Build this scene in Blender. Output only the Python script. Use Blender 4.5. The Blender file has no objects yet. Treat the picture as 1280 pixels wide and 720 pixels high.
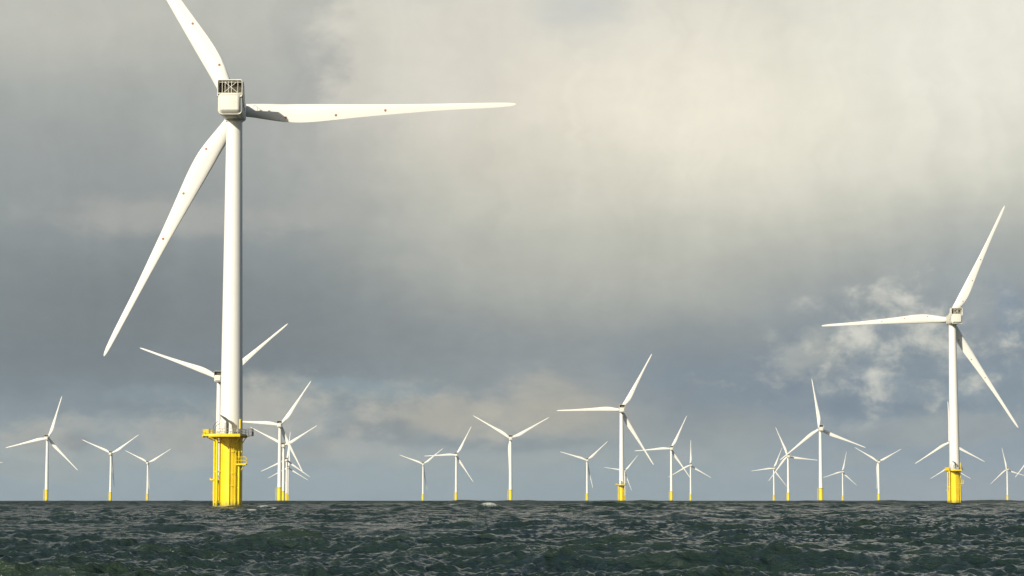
import bpy, bmesh, math, random
import numpy as np
from mathutils import Vector, Matrix
from mathutils.bvhtree import BVHTree

sc = bpy.context.scene
COL = sc.collection
R = math.radians
EARTH = 6.371e6
CAM_H = 2.0
F = 3000.0                      # focal length in pixels of the 1280 px wide photograph
HORIZ = 623.5                   # row of the true horizontal
PITCH = math.atan((HORIZ - 360.0) / F)
SUN_AZ, SUN_EL = R(32.5), R(21.5)   # direction the light travels towards (clockwise from +Y), elevation

# ------------------------------------------------------------------ camera
cd = bpy.data.cameras.new('camera'); cam = bpy.data.objects.new('camera', cd); COL.objects.link(cam)
cd.sensor_width = 36; cd.lens = F / 1280 * 36; cd.clip_start = 0.5; cd.clip_end = 60000
cam.location = (0, 0, CAM_H); cam.rotation_euler = (math.pi / 2 + PITCH, 0, 0)
sc.camera = cam
sc.view_settings.view_transform = 'Standard'; sc.view_settings.look = 'None'
sc.view_settings.exposure = 0; sc.view_settings.gamma = 1; sc.view_settings.use_curve_mapping = False

# ------------------------------------------------------------------ sun
sd = bpy.data.lights.new('sun', 'SUN'); so = bpy.data.objects.new('sun', sd); COL.objects.link(so)
sd.energy = 5.0; sd.angle = R(0.5); sd.color = (1.0, 0.94, 0.79)
ldir = Vector((math.sin(SUN_AZ) * math.cos(SUN_EL), math.cos(SUN_AZ) * math.cos(SUN_EL), -math.sin(SUN_EL)))
so.rotation_euler = ldir.to_track_quat('-Z', 'Y').to_euler()

# ------------------------------------------------------------------ node helper
class NT:
    def __init__(s, tree): s.t = tree; s.n = tree.nodes; s.l = tree.links
    def node(s, typ, **kw):
        n = s.n.new(typ)
        for k, v in kw.items(): setattr(n, k, v)
        return n
    def put(s, sock, v):
        if isinstance(v, bpy.types.NodeSocket): s.l.new(v, sock)
        else: sock.default_value = v
    def m(s, op, a, b=None, c=None, clamp=False):
        n = s.node('ShaderNodeMath', operation=op, use_clamp=clamp)
        s.put(n.inputs[0], a)
        if b is not None: s.put(n.inputs[1], b)
        if c is not None: s.put(n.inputs[2], c)
        return n.outputs[0]
    def v(s, op, a, b=None, c=None):
        n = s.node('ShaderNodeVectorMath', operation=op)
        s.put(n.inputs[0], a)
        if b is not None: s.put(n.inputs[1], b)
        if c is not None: s.put(n.inputs[2], c)
        return n.outputs['Value'] if op in ('LENGTH', 'DOT_PRODUCT', 'DISTANCE') else n.outputs[0]
    def mix(s, f, a, b):
        n = s.node('ShaderNodeMix', data_type='RGBA')
        s.put(n.inputs[0], f); s.put(n.inputs[6], a); s.put(n.inputs[7], b)
        return n.outputs[2]
    def sep(s, v):
        n = s.node('ShaderNodeSeparateXYZ'); s.put(n.inputs[0], v); return n.outputs
    def comb(s, x, y, z=0.0):
        n = s.node('ShaderNodeCombineXYZ'); s.put(n.inputs[0], x); s.put(n.inputs[1], y); s.put(n.inputs[2], z); return n.outputs[0]
    def noise(s, vec, scale, detail=4, rough=0.5, dist=0.0, color=False):
        n = s.node('ShaderNodeTexNoise'); s.put(n.inputs['Vector'], vec)
        n.inputs['Scale'].default_value = scale; n.inputs['Detail'].default_value = detail
        n.inputs['Roughness'].default_value = rough; n.inputs['Distortion'].default_value = dist
        return n.outputs['Color'] if color else n.outputs[0]
    def ramp(s, f, stops, interp='LINEAR'):
        n = s.node('ShaderNodeValToRGB'); s.put(n.inputs[0], f); cr = n.color_ramp; cr.interpolation = interp
        while len(cr.elements) > 1: cr.elements.remove(cr.elements[-1])
        cr.elements[0].position = stops[0][0]; cr.elements[0].color = stops[0][1]
        for p, c in stops[1:]:
            e = cr.elements.new(p); e.color = c
        return n.outputs[0]
    def smooth(s, x, lo, hi):
        n = s.node('ShaderNodeMapRange', interpolation_type='SMOOTHSTEP'); s.put(n.inputs[0], x)
        n.inputs[1].default_value = lo; n.inputs[2].default_value = hi; return n.outputs[0]

def lin(c):
    c = c / 255.0
    return c / 12.92 if c <= 0.04045 else ((c + 0.055) / 1.055) ** 2.4
def srgb(r, g, b): return (lin(r), lin(g), lin(b), 1)

# ------------------------------------------------------------------ sky: real directions (azimuth, elevation), cloud decks over Nishita blue
w = bpy.data.worlds.new('World'); sc.world = w; w.use_nodes = True
T = NT(w.node_tree); T.n.clear()
out = T.node('ShaderNodeOutputWorld'); bg = T.node('ShaderNodeBackground'); T.l.new(bg.outputs[0], out.inputs[0])
sky = T.node('ShaderNodeTexSky', sky_type='NISHITA'); sky.sun_disc = False
sky.sun_elevation = SUN_EL; sky.sun_rotation = SUN_AZ + math.pi; sky.air_density = 1.0; sky.dust_density = 1.5
blue = T.v('SCALE', sky.outputs[0]); blue.node.inputs['Scale'].default_value = 0.09
gen = T.node('ShaderNodeTexCoord').outputs['Generated']
dirn = T.v('NORMALIZE', gen)
dx, dy, dz = T.sep(dirn)[0:3]
az = T.m('MULTIPLY', T.m('ARCTAN2', dx, dy), 180 / math.pi)       # degrees, + to the right
el = T.m('MULTIPLY', T.m('ARCSINE', dz), 180 / math.pi)
ae = T.comb(az, el)
# clouds stretch sideways near the horizon; warp the coordinates so nothing has a drawn outline
w1 = T.noise(T.v('MULTIPLY', ae, (0.16, 0.30, 1)), 1.0, 5, 0.55, 0.0, True)
w2 = T.noise(T.v('MULTIPLY', ae, (0.7, 1.2, 1)), 1.0, 6, 0.6, 0.0, True)
aw = T.v('ADD', ae, T.v('MULTIPLY', T.v('SUBTRACT', w1, (.5, .5, .5)), (1.9, 1.1, 0)))
aw = T.v('ADD', aw, T.v('MULTIPLY', T.v('SUBTRACT', w2, (.5, .5, .5)), (1.1, .7, 0)))
awx, awy = T.sep(aw)[0:2]
ev = T.m('DIVIDE', awy, 14.0)
def py(y): return max(0.0, (HORIZ - y) / F * 57.2958 / 14.0)
def col(stops): return [(py(y), srgb(*c)) for y, c in stops]
left = T.ramp(ev, col([(624, (146, 164, 173)), (585, (153, 168, 175)), (545, (148, 159, 166)), (500, (132, 145, 153)), (455, (121, 130, 136)), (390, (130, 138, 142)),
    (300, (144, 150, 152)), (200, (156, 161, 161)), (110, (168, 171, 168)), (40, (186, 187, 179)), (-60, (192, 192, 184))]), 'B_SPLINE')
mid = T.ramp(ev, col([(624, (147, 164, 173)), (575, (154, 168, 174)), (530, (158, 162, 160)), (490, (149, 157, 162)), (440, (144, 151, 155)), (385, (161, 165, 163)),
    (310, (178, 180, 172)), (230, (203, 202, 190)), (140, (229, 223, 208)), (60, (222, 217, 206)), (-60, (212, 210, 200))]), 'B_SPLINE')
right = T.ramp(ev, col([(624, (151, 165, 174)), (560, (145, 159, 170)), (500, (136, 150, 162)), (430, (132, 145, 157)), (370, (146, 153, 158)), (290, (180, 182, 174)),
    (200, (212, 211, 198)), (100, (226, 225, 212)), (-60, (230, 228, 214))]), 'B_SPLINE')
c = T.mix(T.smooth(awx, -6.5, 1.5), left, mid)
c = T.mix(T.smooth(awx, 4.0, 9.0), c, right)
detail = T.noise(T.v('MULTIPLY', ae, (0.55, 1.0, 1)), 1.0, 9, 0.6, 0.4)
fine = T.noise(T.v('MULTIPLY', ae, (1.6, 2.6, 1)), 1.0, 7, 0.62, 0.3)
# blobs: photo px x, y, half sizes px, colour, strength, raggedness
BL = [
 (470, 55, 60, 70, (214, 211, 200), .7, .55), (600, 40, 60, 40, (222, 217, 204), .5, .6), (385, 90, 34, 90, (158, 163, 166), .45, .3), (1000, 60, 70, 80, (212, 211, 200), .5, .3),
 (830, 140, 300, 110, (243, 236, 219), .85, .2), (530, 50, 120, 70, (210, 207, 196), .8, .5), (560, 120, 130, 70, (218, 210, 196), .6, .3), (640, 220, 150, 60, (200, 196, 184), .5, .3),
 (725, 18, 55, 34, (190, 194, 196), .5, .3), (520, 2, 40, 12, (172, 180, 186), .4, .4), (120, 30, 200, 45, (196, 194, 186), .6, .4),
 (430, 120, 90, 80, (156, 158, 160), .5, .3),
 (1215, 60, 110, 120, (238, 235, 222), .7, .2), (1225, 335, 90, 60, (158, 165, 168), .6, .4),
 (210, 270, 140, 26, (172, 172, 168), .75, .6), (370, 268, 60, 18, (172, 172, 168), .6, .6), (600, 305, 70, 20, (176, 176, 170), .55, .6), (500, 330, 60, 12, (168, 169, 165), .4, .5),
 (120, 385, 220, 45, (120, 127, 131), .45, .3), (450, 410, 200, 40, (132, 138, 142), .4, .3), (880, 425, 170, 34, (140, 147, 151), .4, .3), (720, 330, 170, 60, (190, 190, 180), .4, .2),
 (450, 490, 90, 12, (146, 162, 169), .65, .5), (215, 492, 120, 12, (138, 152, 159), .6, .5),
 (340, 515, 55, 36, (186, 184, 174), .75, .7), (245, 545, 70, 34, (170, 171, 166), .75, .9), (75, 550, 55, 25, (172, 172, 166), .75, .9), (20, 590, 120, 12, (160, 167, 167), .6, .7),
 (560, 520, 110, 28, (180, 176, 165), .75, .8), (700, 512, 80, 35, (178, 175, 164), .8, .7), (430, 560, 90, 16, (166, 168, 164), .6, .8), (640, 575, 200, 9, (165, 170, 168), .5, .7),
 (150, 577, 140, 9, (166, 172, 170), .6, .7), (470, 540, 60, 16, (126, 136, 144), .6, .8), (620, 553, 160, 10, (132, 144, 152), .6, .7), (110, 555, 20, 14, (124,134,142), .5,.8),
 (870, 480, 90, 60, (126, 140, 152), .7, .7), (990, 470, 60, 40, (124, 138, 153), .75, .6), (1010, 452, 45, 26, (172, 175, 171), .7, .9),

 (1160, 540, 120, 20, (160, 166, 166), .6, .6), (1120, 515, 110, 10, (124, 139, 154), .6, .6), (1258, 400, 22, 50, (130, 146, 163), .7, .7), (1060, 500, 40, 22, (122, 138, 154), .7, .7),
 (1250, 490, 50, 30, (134, 148, 160), .6, .6),
]
for (bx, by, sx, sy, cc, st, rag) in BL:
    a0 = (bx - 640) / F * 57.2958; e0 = (HORIZ - by) / F * 57.2958
    ix, iy = F / 57.2958 / sx, F / 57.2958 / sy
    d = T.v('MULTIPLY', T.v('SUBTRACT', aw, (a0, e0, 0)), (ix, iy, 0))
    g = T.m('EXPONENT', T.m('MULTIPLY', T.v('DOT_PRODUCT', d, d), -0.8))
    if rag > 0.45:
        src = fine if rag > .75 else detail
        g = T.m('MULTIPLY_ADD', T.m('SUBTRACT', src, 0.5), 1.7 * rag, g)
        g = T.smooth(g, 0.12, 0.95)
        g = T.m('MULTIPLY', g, T.smooth(T.v('DOT_PRODUCT', d, d), 5.0, 2.0))
    c = T.mix(T.m('MULTIPLY', g, st), c, srgb(*cc))
# broken cumulus fields: low band along the horizon and a brighter group at the right
def field(c, a0, e0, sa, se, lo, hi_, colr, st, nz):
    d = T.v('MULTIPLY', T.v('SUBTRACT', aw, (a0, e0, 0)), (1 / sa, 1 / se, 0))
    g = T.m('EXPONENT', T.m('MULTIPLY', T.v('DOT_PRODUCT', d, d), -1.0))
    k = T.m('ADD', nz, T.m('MULTIPLY', T.m('SUBTRACT', g, 1.0), 0.22))
    return T.mix(T.m('MULTIPLY', T.m('MULTIPLY', T.smooth(k, lo - .04, hi_ + .02), T.smooth(g, 0.06, 0.5)), st), c, srgb(*colr))
puff = T.noise(T.v('ADD', T.v('MULTIPLY', ae, (0.62, 1.05, 1)), (3.7, 1.9, 0.4)), 1.0, 9, 0.55, 0.12)
puf2 = T.noise(T.v('ADD', T.v('MULTIPLY', ae, (0.95, 1.25, 1)), (5.3, 7.7, 2.2)), 1.0, 9, 0.56, 0.15)
c = field(c, -5.2, 2.0, 3.6, 0.9, .42, .66, (190, 188, 179), .8, puff)
c = field(c, 0.2, 2.0, 2.6, 0.9, .40, .64, (184, 182, 172), .8, puff)
c = field(c, -9.5, 1.5, 2.6, 0.7, .42, .66, (176, 178, 173), .7, puff)
c = field(c, -6.0, 1.0, 9.0, 0.25, .38, .62, (168, 174, 173), .6, puff)
c = field(c, 6.0, 1.0, 6.0, 0.25, .42, .64, (160, 168, 171), .6, puff)
c = field(c, 9.6, 3.6, 3.0, 1.7, .34, .60, (180, 184, 180), .75, puf2)
c = field(c, 9.5, 3.6, 2.8, 1.6, .43, .64, (216, 214, 204), .85, puf2)
c = field(c, 5.6, 2.6, 1.6, 0.6, .48, .68, (182, 184, 178), .7, puf2)
# the high bright deck has a billowed left edge
edge_ = T.m('ADD', awx, T.m('MULTIPLY', T.m('SUBTRACT', puff, 0.5), 3.0))
c = T.mix(T.m('MULTIPLY', T.m('MULTIPLY', T.smooth(edge_, -4.9, -3.9), T.smooth(awx, 1.5, -1.5)), T.m('MULTIPLY', T.smooth(awy, 7.8, 10.2), 0.6)), c, srgb(224, 219, 207))
# soft brightness variation everywhere
rain = T.noise(T.v('MULTIPLY', aw, (0.75, 0.10, 1)), 1.0, 6, 0.6, 0.6)
hi = T.smooth(el, 3.0, 6.5)
var = T.m('MULTIPLY_ADD', T.m('SUBTRACT', detail, 0.5), T.m('MULTIPLY_ADD', hi, -0.10, 0.22), 1.0)
var = T.m('ADD', var, T.m('MULTIPLY', T.m('MULTIPLY', T.m('SUBTRACT', rain, 0.5), 0.24), T.smooth(el, 2.5, 5.0)))
var2 = T.m('MULTIPLY_ADD', T.m('SUBTRACT', fine, 0.5), T.m('MULTIPLY_ADD', hi, -0.09, 0.15), 1.0)
c = T.v('MULTIPLY', c, (0.985, 0.995, 0.985))
cs = T.v('SCALE', c); T.l.new(T.m('MULTIPLY', var, var2), cs.node.inputs['Scale'])
# rest of the sphere: broken cloud over blue
gn = T.noise(T.v('MULTIPLY', dirn, (2.2, 2.2, 4.0)), 1.0, 7, 0.58, 0.3)
wide = T.v('SCALE', T.mix(T.smooth(gn, 0.48, 0.72), blue, T.ramp(gn, [(0.4, srgb(190, 201, 210)), (0.62, srgb(160, 171, 180)), (0.8, srgb(135, 145, 154))])))
wide.node.inputs['Scale'].default_value = 0.82
infront = T.m('MULTIPLY', T.smooth(T.m('ABSOLUTE', az), 42, 20), T.smooth(el, 26, 14))
skyc = T.mix(infront, wide, cs)
skyc = T.mix(T.smooth(el, 0.0, -1.0), skyc, srgb(120, 130, 134))
T.l.new(skyc, bg.inputs[0]); bg.inputs[1].default_value = 1.0

# ------------------------------------------------------------------ materials
def paint(name, base, dirt, rough=0.45, spec=0.4, metal=0.0, streak=0.35, sc_=0.6):
    m = bpy.data.materials.new(name); m.use_nodes = True
    N = NT(m.node_tree); b = N.n['Principled BSDF']
    co = N.node('ShaderNodeTexCoord').outputs['Object']
    n1 = N.noise(N.v('MULTIPLY', co, (1.6, 1.6, 0.10)), sc_, 6, 0.6, 0.2)
    n2 = N.noise(co, 0.35, 4, 0.5)
    n3 = N.noise(co, 6.0, 4, 0.6)
    f = N.m('MULTIPLY', N.smooth(n1, 0.48, 0.78), streak)
    f = N.m('ADD', f, N.m('MULTIPLY', N.smooth(n2, 0.45, 0.75), streak * 0.4), clamp=True)
    N.put(b.inputs['Base Color'], N.mix(f, base + (1,), dirt + (1,)))
    N.put(b.inputs['Roughness'], N.m('MULTIPLY_ADD', n3, 0.2, rough - 0.1))
    b.inputs['Metallic'].default_value = metal; b.inputs['Specular IOR Level'].default_value = spec
    return m
M = {}
M['white'] = paint('white_paint', (0.80, 0.785, 0.735), (0.62, 0.60, 0.52), 0.42, 0.35, 0, 0.30)
M['blade'] = paint('blade_gelcoat', (0.80, 0.785, 0.735), (0.74, 0.72, 0.66), 0.38, 0.35, 0, 0.10)
M['nacelle'] = paint('nacelle_shell', (0.72, 0.70, 0.62), (0.52, 0.49, 0.40), 0.5, 0.3, 0, 0.4)
M['seam'] = paint('weathered_seam', (0.50, 0.48, 0.41), (0.30, 0.28, 0.22), 0.6, 0.3)
M['grille'] = paint('radiator_core', (0.14, 0.12, 0.08), (0.08, 0.07, 0.05), 0.6, 0.3)
M['dark'] = paint('dark_opening', (0.03, 0.028, 0.024), (0.02, 0.02, 0.02), 0.7, 0.2)
M['steel'] = paint('galvanised_steel', (0.30, 0.30, 0.29), (0.16, 0.15, 0.13), 0.5, 0.4, 0.3, 0.5)
M['steel_and_shadow'] = paint('dark_steel_and_shadow_grey', (0.075, 0.078, 0.075), (0.05, 0.05, 0.045), 0.5, 0.4, 0.2, 0.5)  # dark steel fittings, also the solid shape that stands for the crane's shadow
M['red'] = paint('rust_red_mark', (0.36, 0.17, 0.09), (0.28, 0.12, 0.07), 0.6, 0.3)
M['grey'] = paint('grey_cabinet', (0.42, 0.42, 0.41), (0.30, 0.30, 0.28), 0.5, 0.3)
# yellow with a stained, wet, growth-darkened band at the waterline
m = bpy.data.materials.new('yellow_marine_paint'); m.use_nodes = True
N = NT(m.node_tree); b = N.n['Principled BSDF']
co = N.node('ShaderNodeTexCoord').outputs['Object']; zz = N.sep(co)[2]
n1 = N.noise(N.v('MULTIPLY', co, (2.2, 2.2, 0.16)), 0.9, 7, 0.62, 0.3)
n2 = N.noise(co, 0.5, 5, 0.55); n4 = N.noise(co, 2.4, 5, 0.6)
cy = N.mix(N.m('MULTIPLY', N.smooth(n2, .35, .7), .6), (0.84, 0.62, 0.012, 1), (0.86, 0.68, 0.04, 1))
cy = N.mix(N.m('MULTIPLY', N.smooth(n1, 0.54, 0.74), 0.55), cy, (0.50, 0.27, 0.02, 1))
cy = N.mix(N.m('MULTIPLY', N.smooth(n4, 0.64, 0.74), 0.5), cy, (0.22, 0.10, 0.02, 1))
edge = N.m('ADD', zz, N.m('MULTIPLY', N.m('SUBTRACT', n1, .5), 3.0))
cy = N.mix(N.m('MULTIPLY', N.smooth(edge, 1.9, 0.4), .75), cy, (0.22, 0.20, 0.04, 1))
N.put(b.inputs['Base Color'], cy); b.inputs['Roughness'].default_value = 0.42; b.inputs['Specular IOR Level'].default_value = 0.35
M['yellow'] = m

# ------------------------------------------------------------------ mesh helpers
class MB:
    def __init__(s): s.bm = bmesh.new()
    def box(s, c, d, bev=0.0, rot=None, seg=2):
        r = bmesh.ops.create_cube(s.bm, size=1.0); vs = r['verts']
        bmesh.ops.scale(s.bm, vec=d, verts=vs)
        if bev:
            es = list({e for v in vs for e in v.link_edges})
            r2 = bmesh.ops.bevel(s.bm, geom=es, offset=bev, segments=seg, profile=0.5, affect='EDGES')
            vs = list({v for v in r2['verts']} | {v for v in vs if v.is_valid})
        mt = Matrix.Translation(c) @ (rot.to_4x4() if rot else Matrix())
        bmesh.ops.transform(s.bm, matrix=mt, verts=vs); return s
    def tube(s, p, q, r1, r2=None, seg=10):
        p, q = Vector(p), Vector(q); d = q - p
        if r2 is None: r2 = r1
        mt = Matrix.Translation((p + q) / 2) @ d.to_track_quat('Z', 'Y').to_matrix().to_4x4()
        bmesh.ops.create_cone(s.bm, cap_ends=True, segments=seg, radius1=r1, radius2=r2, depth=d.length, matrix=mt); return s
    def path(s, pts, r, seg=6):
        for a, b_ in zip(pts[:-1], pts[1:]): s.tube(a, b_, r, seg=seg)
        return s
    def lathe(s, prof, seg=48, mat=None):          # prof: (radius, height) about Z
        rings = []
        for (r, z) in prof:
            ring = []
            for i in range(seg):
                a = 2 * math.pi * i / seg; p = Vector((r * math.cos(a), r * math.sin(a), z))
                ring.append(s.bm.verts.new(mat @ p if mat else p))
            rings.append(ring)
        for a, b_ in zip(rings[:-1], rings[1:]):
            for i in range(seg): s.bm.faces.new((a[i], a[(i + 1) % seg], b_[(i + 1) % seg], b_[i]))
        s.bm.faces.new(rings[0][::-1]); s.bm.faces.new(rings[-1]); return s
    def prism(s, pts, z0, z1):
        lo = [s.bm.verts.new((x, y, z0)) for x, y in pts]; hi = [s.bm.verts.new((x, y, z1)) for x, y in pts]
        n = len(pts)
        for i in range(n): s.bm.faces.new((lo[i], lo[(i + 1) % n], hi[(i + 1) % n], hi[i]))
        s.bm.faces.new(lo[::-1]); s.bm.faces.new(hi); return s
    def build(s, name, mat, parent=None, loc=None, rot=None):
        bm = s.bm; bmesh.ops.recalc_face_normals(bm, faces=bm.faces)
        for f in bm.faces: f.smooth = True
        for e in bm.edges:
            e.smooth = not (len(e.link_faces) != 2 or e.calc_face_angle(0) > R(32))
        me = bpy.data.meshes.new(name); bm.to_mesh(me); bm.free(); me.materials.append(mat)
        o = bpy.data.objects.new(name, me); COL.objects.link(o)
        if parent: o.parent = parent
        if loc: o.location = loc
        if rot: o.rotation_euler = rot
        return o

HUB_Z, DECK, OVER, RB = 81.0, 14.6, 4.9, 56.3

# ------------------------------------------------------------------ blade mesh (built once), root at origin along +X, leading edge +Z, seen side -Y
def blade_mesh():
    st = [(1.3,1.32,-1.25),(2.3,1.34,-1.38),(3.5,1.34,-1.55),(5,1.30,-1.85),(6.8,1.23,-2.2),(9,1.11,-2.6),(11,1.08,-2.84),(12.5,1.06,-2.92),(14.5,1.0,-2.9),
          (16.5,.94,-2.78),(20,.83,-2.48),(24.6,.68,-2.08),(28.5,.57,-1.8),(32.7,.48,-1.54),(37.5,.41,-1.24),(42.5,.36,-.97),(46.5,.36,-.87),(50.6,.35,-.76),
          (53,.32,-.64),(54.6,.28,-.52),(55.6,.20,-.38),(56.1,.10,-.22),(56.3,.0,-.08)]
    xs = [s[0] for s in st]
    fine_r = sorted(set(list(np.linspace(1.3, 54, 50)) + [54.6, 55.2, 55.6, 55.9, 56.1, 56.25, 56.3]))
    bm = bmesh.new(); rings = []; n = 28
    for r in fine_r:
        le = float(np.interp(r, xs, [s[1] for s in st])); te = float(np.interp(r, xs, [s[2] for s in st]))
        ch = le - te; mid_ = (le + te) / 2
        k = min(1, max(0, (r - 2.5) / 10)); k = k * k * (3 - 2 * k)       # 0 round root, 1 aerofoil
        th_root = 1.2; th_af = ch * (0.5 * (0.30 - 0.16 * min(1, r / 45)))
        tw = R(15) * max(0, 1 - r / 40) ** 1.3 * k
        ring = []
        for i in range(n):
            a = 2 * math.pi * i / n; u = math.cos(a); s_ = math.sin(a)
            x01 = (1 - u) / 2                                            # 0 at leading edge
            af = 5 * (0.2969 * math.sqrt(max(x01, 0)) - 0.126 * x01 - 0.3516 * x01 ** 2 + 0.2843 * x01 ** 3 - 0.1036 * x01 ** 4) * 2 * th_af
            yc = (s_ * th_root) * (1 - k) + (math.copysign(af, s_) if abs(s_) > 1e-6 else 0) * k
            zc = mid_ + u * ch / 2
            y2 = yc * math.cos(tw) + zc * math.sin(tw); z2 = zc * math.cos(tw) - yc * math.sin(tw) * 0.5
            ring.append(bm.verts.new((r * 1.012, y2 + 1.6 * (r / RB) ** 2.2, z2)))
        rings.append(ring)
    for a, b_ in zip(rings[:-1], rings[1:]):
        for i in range(n): bm.faces.new((a[i], b_[i], b_[(i + 1) % n], a[(i + 1) % n]))
    bm.faces.new(rings[0]); bm.faces.new(rings[-1][::-1])
    bmesh.ops.recalc_face_normals(bm, faces=bm.faces)
    for f in bm.faces: f.smooth = True
    bvh = BVHTree.FromBMesh(bm)
    me = bpy.data.meshes.new('blade'); bm.to_mesh(me); bm.free(); me.materials.append(M['blade'])
    return me, bvh
BLADE, BVH = blade_mesh()
def disc_mesh():
    mb = MB(); mb.lathe([(.26, -.03), (.26, .02), (.22, .035)], 16)
    o = mb.build('mark', M['red']); me = o.data; bpy.data.objects.remove(o); return me
DISC = disc_mesh()

# ------------------------------------------------------------------ the turbine
# level 2: everything; level 1: mid distance; level 0: far
def tower_part(root, lvl):
    r0, r1, z0, z1 = 2.27, 1.60, DECK, 78.0
    prof = []
    for i in range(33):
        t = i / 32; prof.append((r0 + (r1 - r0) * t, z0 + (z1 - z0) * t))
    mb = MB().lathe(prof, 64 if lvl == 2 else 32)
    tw = mb.build('tower', M['white'], root)
    if lvl:
        for z in (24.5, 43.0, 61.5):
            s = MB()
            rr = r0 + (r1 - r0) * (z - z0) / (z1 - z0)
            s.lathe([(rr + .012, z - .04), (rr + .012, z + .04)], 64)
            s.build('section_flange', M['white'], tw)
        MB().lathe([(1.72, 77.9), (1.72, 78.25), (1.9, 78.35), (1.9, 78.45)], 48).build('yaw_ring', M['seam'], tw)
        a = R(-108); rr = 2.27
        rm = Matrix.Rotation(a + math.pi / 2, 3, 'Z')
        MB().box((rr * math.cos(a), rr * math.sin(a), DECK + 1.5), (0.9, .12, 2.1), .1, rm).build('door', M['grey'], tw)
    return tw

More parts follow.
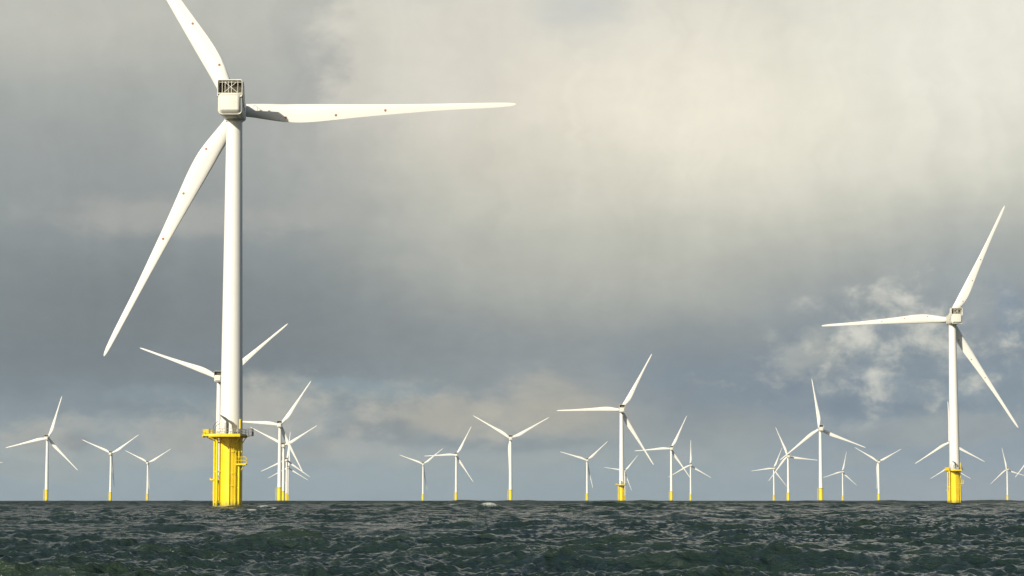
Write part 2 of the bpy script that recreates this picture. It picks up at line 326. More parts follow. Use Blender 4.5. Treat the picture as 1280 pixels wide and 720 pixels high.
def nacelle_part(root, lvl, yaw):
    # local frame: +Y toward the rotor
    mb = MB()
    mb.box((0, -2.55, 81.05), (4.75, 12.0, 4.3), .78, seg=5)
    bmesh.ops.bisect_plane(mb.bm, geom=mb.bm.verts[:] + mb.bm.edges[:] + mb.bm.faces[:], plane_co=(0, -6.6, 0), plane_no=(0, 1, 0))
    # taper toward the rotor and lower chin around the yaw bearing
    for v in mb.bm.verts:
        if v.co.y > 2.2: v.co.x *= .86; v.co.z = 81 + (v.co.z - 81) * .93
        if v.co.y < -8.0: v.co.x *= .89; v.co.z = 81.1 + (v.co.z - 81.1) * .96
        if v.co.z < 79.8 and -8.0 > v.co.y: v.co.y += (79.8 - v.co.z) * .7
    n = mb.build('nacelle', M['nacelle'], root, loc=(0, 0, -.65), rot=(0, 0, yaw))
    cw, zt, zb, yb, yf = 5.05, 85.75, 83.05, -8.2, -6.0
    fr = MB()
    def rrect(w_, z0_, z1_, rad, n_=6):
        pts_ = []
        for cx, cz, a0_ in ((w_ / 2 - rad, z1_ - rad, 0), (-w_ / 2 + rad, z1_ - rad, 90), (-w_ / 2 + rad, z0_ + rad, 180), (w_ / 2 - rad, z0_ + rad, 270)):
            for i_ in range(n_ + 1):
                t_ = R(a0_ + 90 * i_ / n_); pts_.append((cx + rad * math.cos(t_), cz + rad * math.sin(t_)))
        return pts_
    po, pi_ = rrect(cw, zb - .7, zt + .12, .42), rrect(cw - .34, zb - .53, zt - .06, .28)
    loops = []
    for (pp, yy, ins) in ((po, yb + .08, 0), (po, yf + .3, 0), (pi_, yf + .3, 0), (pi_, yb + .08, 0)):
        loops.append([fr.bm.verts.new((x, yy, z)) for x, z in pp])
    nl = [fr.bm.verts.new((x * .985, yb - .02, z - .02)) for x, z in po]; n2 = [fr.bm.verts.new((x * 1.012, yb - .02, z + .0)) for x, z in pi_]
    seq = [nl] + loops + [n2]
    for a_, b_ in zip(seq, seq[1:] + seq[:1]):
        for i_ in range(len(a_)): fr.bm.faces.new((a_[i_], a_[(i_ + 1) % len(a_)], b_[(i_ + 1) % len(a_)], b_[i_]))
    for s in (-1, 1):
        # side cheeks run down the nacelle flanks, sweeping forward
        pts = [(yf + .2, zt - .3), (yf + .5, zt - .4), (yf + 2.6, 81.4), (yf + 1.4, 80.6), (yf - .8, 81.9), (yb + .2, 82.5), (yf + .2, 82.5)]
        x0, x1 = s * (cw / 2 - .16), s * cw / 2
        lo = [fr.bm.verts.new((x0 - s * .02, y, z)) for y, z in pts]; hi = [fr.bm.verts.new((x1, y, z)) for y, z in pts]
        k = len(pts)
        for i in range(k): fr.bm.faces.new((lo[i], lo[(i + 1) % k], hi[(i + 1) % k], hi[i]))
        fr.bm.faces.new(lo[::-1]); fr.bm.faces.new(hi)
    fr.box((0, yb + .05, zb), (cw - .3, .16, .16), .03)
    fr.build('cooler_frame', M['nacelle'], n)
    g = MB().box((0, yf + .02, (zt + zb) / 2), (cw - .34, .12, zt - zb - .24))
    if lvl:
        for i in range(26): g.box((-2.25 + i * .18, yf - .09, (zt + zb) / 2), (.03, .1, zt - zb - .3))
    g.build('radiator', M['grille'], n)
    if lvl == 2:
        for i in range(6): MB().box((-2.0 + i * .74 + .1, yf - .22, zt - .55), (.42, .12, .42), .04).build('fan', M['dark'], n)
        br = MB()
        for x in (-1.55, -.98, -.32, .3, 1.55): br.tube((x, yb + .35, zb), (x, yb + .35, zt - .1), .055, seg=8)
        br.tube((-1.2, yb + .25, zb + .2), (1.2, yb + .25, zt - .5), .05); br.tube((1.5, yb + .28, zb + .2), (-.9, yb + .28, zt - .5), .05)
        br.tube((-cw / 2 + .2, yb + .3, zt - .45), (cw / 2 - .2, yb + .3, zt - .45), .04)
        br.build('brace', M['nacelle'], n)
        # rear door outline, roof lip, flank vent, under hatch
        MB().box((0, -8.53, 82.68), (3.1, .06, .08)).build('hatch_seam', M['seam'], n)
        MB().box((2.39, -5.6, 81.9), (.06, 1.5, 1.0), .02).build('side_vent', M['dark'], n); MB().box((2.39, -3.4, 80.6), (.05, .5, .7), .02).build('side_vent', M['dark'], n)
        MB().box((0, -4.6, 78.88), (2.6, 3.2, .08), .03).build('floor_hatch', M['seam'], n)
        for x, y, h in ((-1.5, -4.2, 1.3), (-.6, -4.8, 2.4), (.2, -3.6, 1.8), (1.0, -4.9, 2.5), (1.4, -3.4, 1.3)):
            MB().tube((x, y, 83.1), (x, y, 83.1 + h), .06).box((x, y, 83.1 + h), (.4, .14, .12)).build('roof_mast', M['steel'], n)
        for s in (-1.9, 1.9):
            r_ = MB()
            for k in range(6): r_.tube((s, -5 + k * 1.3, 83.0), (s, -5 + k * 1.3, 83.9), .03)
            r_.tube((s, -5, 83.9), (s, 1.5, 83.9), .035)
            r_.build('roof_railing', M['steel'], n)
    hx = Matrix.Translation((0, 0, HUB_Z)) @ Matrix.Rotation(-math.pi / 2, 4, 'X')   # lathe axis -> +Y
    hb = MB().lathe([(1.55, 3.3), (1.85, 3.5), (1.95, 4.2), (1.95, 5.4), (1.7, 6.3), (1.15, 7.0), (.45, 7.35), (.05, 7.42)], 40, hx)
    hb.build('hub', M['blade'], root, rot=(0, 0, yaw))
    return n

def blades(root, lvl, yaw, phase):
    for i in range(3):
        # tilt 3 degrees, blade angle measured anticlockwise as seen from the camera (rotor plane XZ)
        a = phase + i * 2 * math.pi / 3
        m4 = Matrix.Rotation(yaw, 4, 'Z') @ Matrix.Translation((0, OVER, HUB_Z)) @ Matrix.Rotation(R(2.0), 4, 'X') @ Matrix.Rotation(-a, 4, 'Y')
        o = bpy.data.objects.new('blade', BLADE); COL.objects.link(o); o.parent = root; o.matrix_local = m4
        if lvl:
            for (r, z) in ((9.9, -1.75), (20.1, -1.5), (30.2, -.75)):
                hit = BVH.ray_cast(Vector((r, -6, z)), Vector((0, 1, 0)))
                if hit[0] is None: continue
                d = bpy.data.objects.new('painted_mark', DISC); COL.objects.link(d); d.parent = o
                d.matrix_local = Matrix.Translation(hit[0]) @ hit[1].to_track_quat('Z', 'Y').to_matrix().to_4x4()

def foundation(root, lvl):
    r = 2.29; Y = M['yellow']
    tp = MB().lathe([(r, -9), (r, 4), (r, 9.3), (r, DECK - .45), (r + .12, DECK - .4), (r + .12, DECK - .15)], 64 if lvl == 2 else 32).build('transition_piece', Y, root)
    # deck
    if lvl == 0:
        MB().prism([(3.4 * math.cos(2 * math.pi * i / 16) - .4, 3.4 * math.sin(2 * math.pi * i / 16)) for i in range(16)], DECK - .2, DECK).build('platform', Y, root)
        fb = MB()
        fb.tube((-3.5, -.6, -6), (-3.5, -.6, DECK - .4), .3, seg=6); fb.build('fender', Y, tp)
        return
    pts = [(-5.4, -2.7), (-5.4, 1.8), (-3.4, 3.6), (1.2, 3.8), (3.3, 2.6), (3.3, -2.0), (2.6, -7.4), (-3.6, -7.4), (-3.9, -2.7)]  # deck front lengthened, unseen from the water, to cast shade on the pile
    dk = MB().prism(pts, DECK - .14, DECK + .06)
    for a in (-150, -120, -90, -60, -30, 0, 180, 120, 60):
        ca, sa = math.cos(R(a)), math.sin(R(a))
        L = 4.6 if abs(a + 90) < 40 else (4.9 if a in (180, -150) else 3.2)
        dk.box((ca * (r + L) / 2, sa * (r + L) / 2, DECK - .32), (L - r, .16, .34), 0, Matrix.Rotation(R(a), 3, 'Z'))
        dk.tube((ca * r, sa * r, DECK - 1.5), (ca * (L - .3), sa * (L - .3), DECK - .45), .09, seg=8)
    dk.box((-.5, -7.38, DECK - .12), (6.2, .1, .55), .02); dk.box((-5.42, -.45, DECK - .12), (.1, 4.4, .55), .02)
    deck = dk.build('platform', Y, root)
    def rail(pts_, mb, h=1.15, step=.9, rr=.038, z=DECK):
        for (a, b_) in zip(pts_[:-1], pts_[1:]):
            a, b_ = Vector(a), Vector(b_); L = (b_ - a).length; k = max(1, round(L / step))
            for i in range(k + 1):
                p = a.lerp(b_, i / k); mb.tube((p.x, p.y, z), (p.x, p.y, z + h), rr, seg=6)
            for hh in (h, h * .55): mb.tube((a.x, a.y, z + hh), (b_.x, b_.y, z + hh), rr, seg=6)
            mb.box(((a.x + b_.x) / 2, (a.y + b_.y) / 2, z + .12), (L, .03, .16), 0, Matrix.Rotation(math.atan2(b_.y - a.y, b_.x - a.x), 3, 'Z'))
    yr = MB(); rail([(-3.8, -2.6), (-5.3, -2.6), (-5.3, 1.7), (-3.4, 3.5)], yr, rr=.055); yr.build('railing', Y, deck)
    gr = MB(); rail([(-3.8, -2.9), (-3.55, -7.3), (2.55, -7.3), (3.2, -2.0)], gr, rr=.04); gr.build('railing', M['steel'], deck)
    gr = MB(); rail([(3.2, 2.5), (1.2, 3.7), (-3.3, 3.5)], gr, rr=.04); gr.build('railing', M['steel'], deck)
    # grey grating cage at the right hand side
    cg = MB(); cg.box((3.85, -1.0, DECK - .05), (1.1, 3.0, .12)); rail([(3.25, -2.5), (4.4, -2.5), (4.4, .5), (3.25, .5)], cg, h=1.3, step=.42, rr=.04)
    cg.box((4.3, -1.0, DECK + .55), (.06, 2.6, .5)); cg.tube((3.9, -2.4, DECK + 1.25), (4.75, -2.4, DECK + 1.5), .06)
    cg.build('side_cage', M['steel'], deck)
    if lvl == 2:
        for nm, mt_, c0, d0 in (('equipment_box', Y, (-4.35, -1.6, .6), (1.6, .8, .95)), ('equipment_box', Y, (-4.4, .2, .5), (1.4, 1.6, .8)),
            ('cabinet', M['white'], (-1.9, -5.6, .55), (.7, .5, .9)), ('cabinet', M['white'], (-.85, -6.2, .35), (.5, .4, .5)), ('cabinet', M['white'], (.7, -6.0, .6), (.5, .5, 1.0)),
            ('cabinet', M['steel_and_shadow'], (2.1, -3.5, .7), (.7, .3, 1.15)), ('cabinet', M['steel_and_shadow'], (-.3, -5.2, .38), (.4, .5, .5)), ('cabinet', M['steel'], (1.45, -4.8, .35), (.6, .4, .5))):
            q = MB().box((c0[0], c0[1], DECK + c0[2]), d0, .05)
            for sx in (-1, 1):
                for sy in (-1, 1): q.tube((c0[0] + sx * d0[0] * .35, c0[1] + sy * d0[1] * .35, DECK), (c0[0] + sx * d0[0] * .35, c0[1] + sy * d0[1] * .35, DECK + .2), .04, seg=6)
            q.build(nm, mt_, deck)
        for k, (x0, y0) in enumerate(((-3.3, -2.9), (-2.9, -3.2))):
            MB().path([(x0 + 1.3 * (1 - math.cos(t)), y0, DECK + 1.9 * math.sin(t) * (1 - .25 * k) + .9) for t in np.linspace(0, 1.35, 9)] , .055).tube((x0, y0, DECK), (x0, y0, DECK + .95), .055).build('hose', M['steel_and_shadow'], deck)
    # dark crane shape standing in for a crane's shadow on the tower, plus the tall yellow post at the right
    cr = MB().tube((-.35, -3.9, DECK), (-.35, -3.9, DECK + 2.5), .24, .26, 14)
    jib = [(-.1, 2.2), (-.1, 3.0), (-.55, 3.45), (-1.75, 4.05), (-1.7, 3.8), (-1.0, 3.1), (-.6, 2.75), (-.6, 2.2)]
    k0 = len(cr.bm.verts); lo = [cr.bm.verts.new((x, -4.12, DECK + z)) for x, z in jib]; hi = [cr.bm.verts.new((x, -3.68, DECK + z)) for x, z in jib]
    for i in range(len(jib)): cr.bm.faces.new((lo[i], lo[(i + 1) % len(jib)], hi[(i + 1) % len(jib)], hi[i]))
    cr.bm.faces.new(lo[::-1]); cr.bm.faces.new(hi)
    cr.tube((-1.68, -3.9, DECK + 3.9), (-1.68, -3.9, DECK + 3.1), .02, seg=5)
    cr.build('crane_shadow_shape', M['steel_and_shadow'], root)
    MB().tube((2.05, -2.6, DECK), (2.05, -2.6, DECK + 3.1), .17, .17, 12).box((2.05, -2.6, DECK + 3.15), (.42, .42, .1)).build('signal_post', Y, root)
    # boat landing on the left, two fender tubes and cross brackets
    for x, y in ((-3.2, -.75), (-2.58, -1.9)):
        MB().tube((x, y, -7), (x, y, DECK - .2), .24, seg=14).build('fender', Y, tp)
    for z in (1.3, 7.4, DECK - .9):
        bk = MB().box((-2.9, -1.3, z), (.9, .3, .26), .05, Matrix.Rotation(R(-60), 3, 'Z')); bk.tube((-2.58, -1.9, z), (-1.6, -1.2, z), .12); bk.tube((-3.2, -.75, z), (-2.1, -.5, z), .12)
        bk.build('bracket', Y, tp)
    MB().box((-3.6, -.9, 5.8), (.7, .5, .28), .08).build('bracket', Y, tp)
    # ladder and pipes at the right
    ld = MB()
    for x in (.35, .85): ld.tube((x, -2.75, -4), (x, -2.75, 12.6), .06, seg=8)
    z = -1.0
    while z < 12.4: ld.tube((.35, -2.75, z), (.85, -2.75, z), .03, seg=6); z += .33
    for zz_ in (0.5, 4.6, 7.1, 11.4): ld.box((.55, -2.55, zz_), (.5, .5, .22), .04)
    ld.build('ladder', Y, tp)
    MB().tube((-.05, -2.55, -7), (-.05, -2.55, 12.9), .12, seg=10).build('cable_pipe', Y, tp)
    MB().tube((1.12, -2.45, -7), (1.12, -2.45, 11.2), .15, seg=12).build('cable_pipe', Y, tp)
    MB().tube((1.85, -2.3, -7), (1.85, -2.3, 9.0), .22, seg=14).tube((1.85, -2.3, 9.0), (1.85, -2.3, 11.5), .12, seg=10).build('fender', Y, tp)
    MB().tube((2.3, -1.6, -7), (2.3, -1.6, DECK - .4), .14, seg=12).build('cable_pipe', Y, tp)
    for z in (.9, 4.2, 6.9):
        MB().tube((1.85, -2.3, z), (1.3, -1.8, z), .1).build('bracket', Y, tp); MB().tube((1.12, -2.45, z + .3), (1.0, -2.0, z + .3), .1).build('bracket', Y, tp)
    rp = MB().box((2.35, -2.4, 8.75), (2.0, 1.5, .14), .02); rp.tube((2.2, -2.0, 7.6), (3.0, -2.4, 8.7), .08)
    rail([(1.4, -3.1), (3.3, -3.1), (3.3, -1.7)], rp, h=1.5, step=.9, rr=.05, z=8.8)
    rp.box((3.25, -2.3, 8.9), (.5, .35, .3), .05); rp.build('rest_platform', Y, tp)

# ------------------------------------------------------------------ positions read off the photograph: tower x, hub y, blade tips
TURB = [
 ('main', 293.2, 138.3, None, 1.6, 'nearest and largest white wind turbine on stained yellow foundation'),
 ('V', 1190.3, 399.3, [(1257,257),(1033,408),(1272,533)], None, 'second largest white wind turbine at the right, with a shaded lower right blade'),
 ('D', 274.2, 473.0, [(357.7,409.3),(174,438.3)], None, 'white wind turbine half hidden directly behind the nearest tower, two blades in a V'),
 ('A', 59.3, 547.6, [(77.3,495.7),(9.3,559.3),(99,588.3)], None, 'leftmost complete wind turbine, one blade up and two spread low'),
 ('B', 138.8, 567, [(173.7,544),(103.7,550.3),(144,607.3)], None, 'second complete wind turbine from the left edge, two raised blades in a V'),
 ('C', 184.8, 578.6, [(213.3,562.3),(157,564.3),(187,612.3)], None, 'small wind turbine between the second from the left and the nearest one'),
 ('L0', -34.0, 573.0, [(4,578.7)], None, 'wind turbine beyond the left edge, only one blade tip in view'),
 ('E', 350, 531.2, [(387.7,478.7),(379.4,589.2)], None, 'tallest wind turbine of the tight cluster right of the nearest tower'),
 ('F', 354.6, 557, [(316.6,538.3),(393.1,534.6),(355,599)], None, 'second tallest wind turbine of the cluster right of the nearest tower, blades in a V'),
 ('G', 358.4, 575, [(361.9,540.3),(325.7,588.6),(387.1,595.7)], None, 'third tallest turbine in the cluster right of the nearest tower, upper inverted V of blades'),
 ('H', 360.4, 584.5, [(334.7,597.7),(384.1,599.3)], None, 'smallest turbine in the cluster right of the nearest tower, lower inverted V of blades'),
 ('I', 528.9, 580.2, [(499.7,569),(553.8,560.5),(533.9,611.4)], None, 'small wind turbine, left of the centre trio, blade tip crossing its neighbour'),
 ('J', 570.3, 568.6, [(588.6,533.4),(530.8,570),(592.1,603.1)], None, 'middle wind turbine of the centre trio, one blade level to the left'),
 ('K', 638.2, 548, [(592.5,521.8),(685,523.7)], None, 'largest and rightmost wind turbine of the centre trio, two blades in a wide V'),
 ('L', 733.8, 575.3, [(759.4,552.5),(700.2,565),(741.6,610.2)], None, 'small wind turbine just left of the large one right of centre'),
 ('M', 776.8, 512.2, [(814.5,441.7),(696.4,514.3),(816,581.7)], None, 'large wind turbine right of centre, one blade level left, one shaded low right'),
 ('N', 781.0, 588.7, [(797.6,568.8),(754.7,584.3),(789.7,613.7)], None, 'tiny wind turbine hidden behind the large one right of centre'),
 ('O', 839, 560.7, [(858.3,520.7),(793.5,565),(861.5,596.8)], None, 'medium wind turbine right of the large one right of centre'),
 ('P', 863.2, 581.3, [(863.2,549.9),(835.8,596.3),(890.1,598)], None, 'small wind turbine with one blade straight up, beside the medium one right of centre'),
 ('Q', 967.2, 585.5, [(977.5,560.8),(938.5,589),(983,607)], None, 'leftmost small wind turbine of the five standing left of the second largest turbine'),
 ('R', 985, 570.2, [(969.3,533.8),(1022.5,575.3),(960.3,601.8)], None, 'second from left of the five turbines grouped left of the second largest turbine'),
 ('S', 1025.3, 536.0, [(1015,474.3),(1081.5,559.5)], None, 'tallest of the five turbines grouped left of the second largest turbine'),
 ('T', 1053.2, 589.6, [(1058.8,564.5),(1029.3,597.3),(1071.8,607.3)], None, 'tiny turbine just right of the tallest in the group of five'),
 ('U', 1098, 577.2, [(1067.8,558.5),(1128,560.8),(1096.8,612.5)], None, 'rightmost of the five turbines left of the second largest, two blades in an even V'),
 ('W', 1188.0, 552.7, [(1143.6,580.2),(1230.2,577.8),(1184.4,500)], None, 'taller of two wind turbines hidden behind the second largest tower'),
 ('X', 1189.0, 583.5, [(1160.2,598.8),(1214,597.3)], None, 'smaller of two wind turbines hidden behind the second largest tower'),
 ('Y', 1258.8, 586.8, [(1252.6,559.9),(1237.6,605.6)], None, 'small wind turbine near the right edge, right of the second largest one'),
 ('Z', 1298, 561.5, [(1270,596.3)], None, 'wind turbine beyond the right edge, only one blade tip in view'),
]
PILES = []; PROTO = {}
for (key, tx, hy, tips, ph, label) in TURB:
    u, v = tx - 640, 360 - hy
    Yd = F * math.cos(PITCH) - v * math.sin(PITCH); Zd = F * math.sin(PITCH) + v * math.cos(PITCH)
    s = 0.02
    for _ in range(20):
        D = s * math.hypot(u, Yd); s = (HUB_Z - CAM_H - D * D / (2 * EARTH)) / Zd
    s *= 1 - OVER * .98 / D
    x, y = u * s, Yd * s; D = math.hypot(x, y)
    azd = math.degrees(math.atan2(x, y))
    yaw = R(0.2 - 4.6 * (azd + 6.7) / 17.1)          # clockwise heading of the rotor axis
    rel = yaw - R(azd)
    lvl = 2 if D < 1300 else (1 if D < 2200 else 0)
    if ph is None:
        ppm = F / D
        hxp = tx + OVER * math.sin(rel) * ppm
        ang = []
        for (a, b_) in tips:
            ang.append(math.atan2(-(b_ - hy), (a - hxp) / math.cos(rel)))
        sx_ = sum(math.cos(3 * t) for t in ang); sy_ = sum(math.sin(3 * t) for t in ang)
        ph = math.degrees(math.atan2(sy_, sx_) / 3)
    root = bpy.data.objects.new('wind_turbine', None); COL.objects.link(root)
    root.location = (x, y, -D * D / (2 * EARTH)); root.empty_display_size = 3
    root['label'] = label; root['category'] = 'wind turbine'; root['group'] = 'wind turbines of the offshore wind farm'
    if lvl not in PROTO:
        tower_part(root, lvl); nacelle_part(root, lvl, -yaw); foundation(root, lvl)
        PROTO[lvl] = list(root.children)
    else:
        for ch in PROTO[lvl]:
            if ch.name.startswith('blade'): continue
            cch = ch.copy(); COL.objects.link(cch); cch.parent = root
            if key == 'V' and cch.name.startswith('platform'): cch.scale = (.76, .8, 1)
            if cch.name.startswith(('nacelle', 'hub')): cch.rotation_euler = (0, 0, -yaw)
            for g in ch.children:
                cg_ = g.copy(); COL.objects.link(cg_); cg_.parent = cch
    blades(root, lvl if D < 2600 else 0, -yaw, R(ph))
    PILES.append((x, y)); print(key, round(D), round(azd, 1), round(ph, 1), lvl)

# ------------------------------------------------------------------ sea: one wave surface with curvature, sum of trochoidal waves
rng = np.random.default_rng(23)
def rows():
    r = [6.0]
    while r[-1] < 13000:
        q = r[-1]
        k = 0.012 if q < 40 else (0.0014 if q < 300 else (0.0017 if q < 2500 else 0.007))
        r.append(q * (1 + k))
    return np.array(r, np.float64)
RR = rows()
A = [0.0]
while A[-1] < math.pi:
    q = A[-1]; A.append(q + (0.00062 if q < R(14) else (0.003 if q < R(32) else R(2.5))))
A = np.array(A); A[-1] = math.pi
AA = np.concatenate([-A[:0:-1], A])
AA = AA[1:]                                                # -pi and +pi are the same spoke
nr, na = len(RR), len(AA)
dA = np.abs(np.gradient(AA)); dA[0] = dA[-1] = R(2.5)
gx = (RR[:, None] * np.sin(AA)[None, :]).astype(np.float32); gy = (RR[:, None] * np.cos(AA)[None, :]).astype(np.float32)
Zs = np.zeros((nr, na), np.float32); Xo = np.zeros((nr, na), np.float32); Yo = np.zeros((nr, na), np.float32); J = np.zeros((nr, na), np.float32)
spr = np.gradient(RR).astype(np.float32)[:, None]; spa = (RR[:, None] * dA[None, :]).astype(np.float32)
gust = np.clip(1 + .5 * np.sin(gx * .045 + gy * .011 + 1.3) * np.sin(gy * .031 - gx * .016) + .3 * np.sin(gx * .13 - gy * .051 + 2) * np.sin(gy * .09 + .4), .4, 1.45).astype(np.float32)
NW = 170
lam = np.exp(rng.uniform(np.log(0.26), np.log(20.0), NW)); lam.sort(); lam = lam[::-1]
for L in list(rng.uniform(20, 48, 14)) + list(lam):
    k = 2 * math.pi / L
    spread = 0.36 if L > 5 else (0.40 if L > 1.5 else 0.7)
    th = R(192) + rng.normal(0, spread)                     # travelling toward the camera, slightly to the left
    # amplitude per component from a constant-steepness tail, rolled off above 14 m
    a = 0.0078 * L * math.exp(-(L / 13.0) ** 2) * (0.58 if L > 5 else (0.74 if L > 3 else (.84 if L > 1 else .95)))
    if L > 20: a = .055
    a *= rng.uniform(.6, 1.4)
    kx, ky = k * math.sin(th), k * math.cos(th); p = rng.uniform(0, 2 * math.pi)
    rmax = np.searchsorted(spr[:, 0], L / 1.2)
    if rmax < 10: continue
    sl = slice(0, rmax)
    cr_ = np.abs(math.cos(th)); cl_ = np.abs(math.sin(th)) + .15
    att = np.clip((L / (spr[sl] * cr_ + 1e-6) - 1.2) / 1.2, 0, 1) * np.clip((L / (spa[sl] * cl_) - 1.2) / 1.2, 0, 1)
    phs = (kx * gx[sl] + ky * gy[sl] + p).astype(np.float32)
    s_, c_ = np.sin(phs), np.cos(phs)
    if L < 1.6: att = att * gust[sl]
    Zs[sl] += a * att * c_
    q = 0.75 if L > 1.2 else .28
    Xo[sl] -= q * a * att * math.sin(th) * s_; Yo[sl] -= q * a * att * math.cos(th) * s_
    if L > 1.5: J[sl] += q * k * a * att * c_
# gusts: patches of steeper and calmer water
gp = 1 + .22 * np.sin(gx * .021 + gy * .013 + 1.3) * np.sin(gy * .017 - gx * .006) + .15 * np.sin(gx * .055 - gy * .043)
Zs *= gp; J *= gp
foam = np.clip((J - 0.62) / 0.3, 0, 1)
# single larger crests that stand out in the photograph
for (px_, dist, h, wx, wy, fo) in ((910, 60.5, .66, 1.05, .9, 0), (612, 420, 1.15, 2.4, 2.4, 1.0), (390, 205, .35, 4.5, 2.0, 0.0), (1215, 300, .5, 3.5, 2, .5), (560, 190, .4, 5, 2.0, 0),
    (445, 800, .6, 2.5, 3, .9), (548, 1300, .9, 4, 5, .9), (565, 570, .6, 1.4, 2, 1.), (330, 445, .6, 2.4, 2, 1.), (344, 390, .5, 1.4, 2, 1.), (318, 300, .4, 1.8, 1.5, .9), (910, 364, .5, 2.6, 2, .9), (985, 330, .4, 1.2, 1.5, .9),
    (420, 330, .35, 1.5, 1.5, .8), (1010, 150, .25, 1.4, 1.2, .6), (90, 260, .4, 1.6, 1.4, .8), (700, 240, .35, 1.5, 1.3, .7), (1145, 210, .3, 1.5, 1.2, .7), (620, 145, .25, 1.2, 1.0, .6),
    (745, 620, .6, 4, 3, 0), (980, 190, .35, 3.5, 2, .3), (180, 700, .6, 5, 4, 0), (1080, 500, .6, 6, 4, .2)):
    X0 = (px_ - 640) / F * dist
    e = np.exp(-(np.abs(gx - X0) / wx) ** (4 if dist < 70 else 2) - ((gy - dist) / wy) ** 2); Zs += h * e
    foam = np.maximum(foam, fo * np.clip(e * 1.9 - .7, 0, 1))
for q in range(70):                                           # higher crests far out roughen the skyline of the water
    dist = math.exp(rng.uniform(math.log(450), math.log(2600))); az_ = rng.uniform(-R(14), R(14)); wy = rng.uniform(3, 7) * (1 + dist / 1500); wx = wy * rng.uniform(1, 2.2); h = rng.uniform(.5, .95) * min(1.25, .55 + dist / 1600)
    i0, i1 = np.searchsorted(RR, dist - 3.5 * wy), np.searchsorted(RR, dist + 3.5 * wy)
    e = np.exp(-((gx[i0:i1] - dist * math.sin(az_)) / wx) ** 2 - ((gy[i0:i1] - dist * math.cos(az_)) / wy) ** 2); Zs[i0:i1] += h * e
    if q % 6 == 0: foam[i0:i1] = np.maximum(foam[i0:i1], .6 * np.clip(e * 3 - 2.3, 0, 1))
for (x, y) in PILES:
    d2 = (gx - x) ** 2 + (gy - y) ** 2
    foam = np.maximum(foam, 1.0 * np.exp(-np.maximum(np.sqrt(d2) - 2.8, 0) ** 2 / 1.4))
zc = Zs - (gx.astype(np.float64) ** 2 + gy.astype(np.float64) ** 2) / (2 * EARTH)
V = np.stack([gx + Xo, gy + Yo, zc], -1).astype(np.float32).reshape(-1, 3)
ii = np.arange(nr - 1)[:, None]; jj = np.arange(na)[None, :]; j2 = (jj + 1) % na
quads = np.stack([ii * na + jj, ii * na + j2, (ii + 1) * na + j2, (ii + 1) * na + jj], -1).reshape(-1, 4)[:, ::-1]
nv = len(V); V = np.vstack([V, [[0, 0, 0]]]).astype(np.float32)
me = bpy.data.meshes.new('sea')
tri = np.stack([np.full(na, nv), (np.arange(na) + 1) % na, np.arange(na)], -1)
nq, nt = len(quads), len(tri)
me.vertices.add(len(V)); me.vertices.foreach_set('co', V.ravel())
me.loops.add(nq * 4 + nt * 3); me.loops.foreach_set('vertex_index', np.concatenate([quads.ravel(), tri.ravel()]).astype(np.int32))
me.polygons.add(nq + nt)
me.polygons.foreach_set('loop_start', np.concatenate([np.arange(nq) * 4, nq * 4 + np.arange(nt) * 3]).astype(np.int32))
me.update(calc_edges=True)
me.polygons.foreach_set('use_smooth', np.ones(nq + nt, bool))
at = me.attributes.new('foam', 'FLOAT', 'POINT'); at.data.foreach_set('value', np.append(foam.ravel(), 0).astype(np.float32))
at = me.attributes.new('crest', 'FLOAT', 'POINT'); at.data.foreach_set('value', np.append(Zs.ravel(), 0).astype(np.float32))
sea = bpy.data.objects.new('sea', me); COL.objects.link(sea); sea['kind'] = 'structure'
print('sea verts', nv, nr, na, 'std', float(Zs[:900].std()), 'J99', float(np.percentile(J[:900], 99)))
m = bpy.data.materials.new('sea_water'); m.use_nodes = True
N = NT(m.node_tree); b = N.n['Principled BSDF']
pos = N.node('ShaderNodeNewGeometry').outputs['Position']
cr_ = N.node('ShaderNodeAttribute', attribute_name='crest').outputs['Fac']
fo_ = N.node('ShaderNodeAttribute', attribute_name='foam').outputs['Fac']
rp_ = N.v('MULTIPLY', pos, (0.85, 1.7, 1.0))
b1 = N.noise(rp_, 1.1, 5, 0.62, 0.4); b2 = N.noise(rp_, 4.5, 4, 0.6, 0.3); b3 = N.noise(rp_, 0.22, 4, 0.6, 0.2)
b4 = N.noise(rp_, 13.0, 3, 0.6)
rad = N.v('LENGTH', pos)
far_ = N.smooth(rad, 130, 1000)   # beyond this the mesh no longer carries the short waves
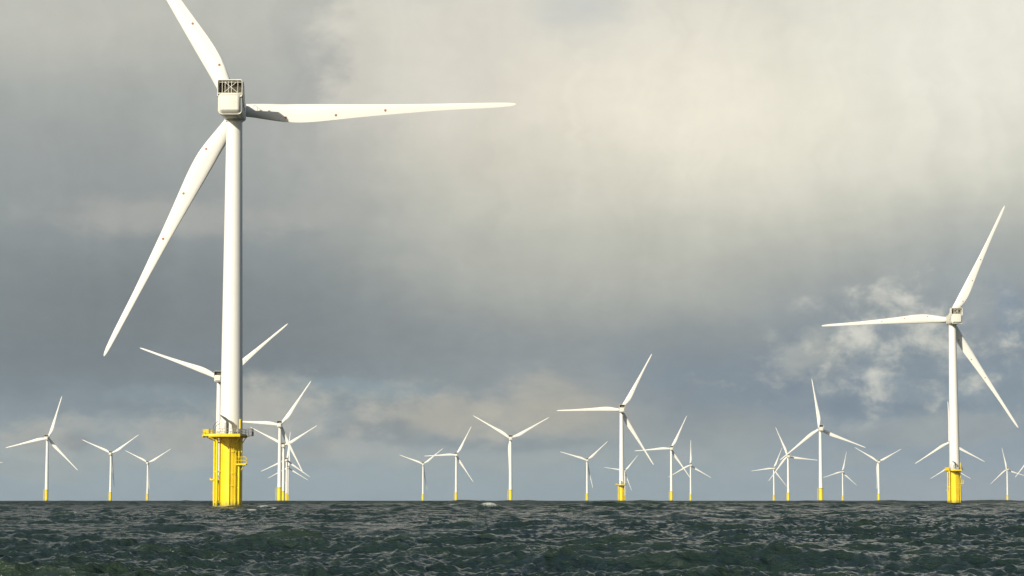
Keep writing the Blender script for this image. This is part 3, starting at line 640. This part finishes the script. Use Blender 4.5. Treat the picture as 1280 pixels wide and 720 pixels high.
hgt = N.m('ADD', N.m('ADD', N.m('MULTIPLY', b1, 0.22), N.m('MULTIPLY', b2, 0.105)), N.m('ADD', N.m('ADD', N.m('MULTIPLY', b3, 1.1), N.m('MULTIPLY', N.m('MULTIPLY', N.noise(rp_, 0.055, 5, 0.62), N.m('MULTIPLY_ADD', far_, 9.0, 1.4)), 1.0)), N.m('MULTIPLY', b4, 0.034)))
bump = N.node('ShaderNodeBump'); bump.inputs['Strength'].default_value = 0.9; bump.inputs['Distance'].default_value = 1.0
N.put(bump.inputs['Height'], hgt)
water = N.mix(N.smooth(cr_, 0.2, 0.9), (0.015, 0.0285, 0.0235, 1), (0.021, 0.037, 0.021, 1))
fn = N.noise(N.v('MULTIPLY', pos, (1.0, 2.5, 1.0)), 3.2, 7, 0.75, 0.8)
fm = N.smooth(N.m('ADD', fo_, N.m('MULTIPLY', N.m('SUBTRACT', fn, .5), 2.6)), 0.45, 1.0)
fm = N.m('MULTIPLY', N.m('MULTIPLY', fm, N.smooth(fo_, 0.02, 0.40)), 0.9)
N.put(b.inputs['Base Color'], N.mix(fm, water, (0.62, 0.64, 0.62, 1)))
N.put(b.inputs['Roughness'], N.m('ADD', N.m('MULTIPLY_ADD', fm, 0.45, 0.07), N.m('MULTIPLY', far_, 0.34)))
b.inputs['IOR'].default_value = 1.33
N.put(b.inputs['Specular IOR Level'], N.m('MULTIPLY_ADD', far_, -0.24, 0.5))
N.l.new(bump.outputs[0], b.inputs['Normal'])
me.materials.append(m)

# ------------------------------------------------------------------ air: thin even haze over the whole farm
hz = MB().box((0, 0, 52), (26600, 26600, 172))
mh = bpy.data.materials.new('haze'); mh.use_nodes = True
N = NT(mh.node_tree); N.n.remove(N.n['Principled BSDF'])
pv = N.node('ShaderNodeVolumePrincipled'); pv.inputs['Color'].default_value = (.84, .92, 1.0, 1); pv.inputs['Density'].default_value = 2.8e-5
pv.inputs['Anisotropy'].default_value = 0.1
N.l.new(pv.outputs[0], N.n['Material Output'].inputs['Volume'])
ho = hz.build('haze', mh); ho['kind'] = 'stuff'
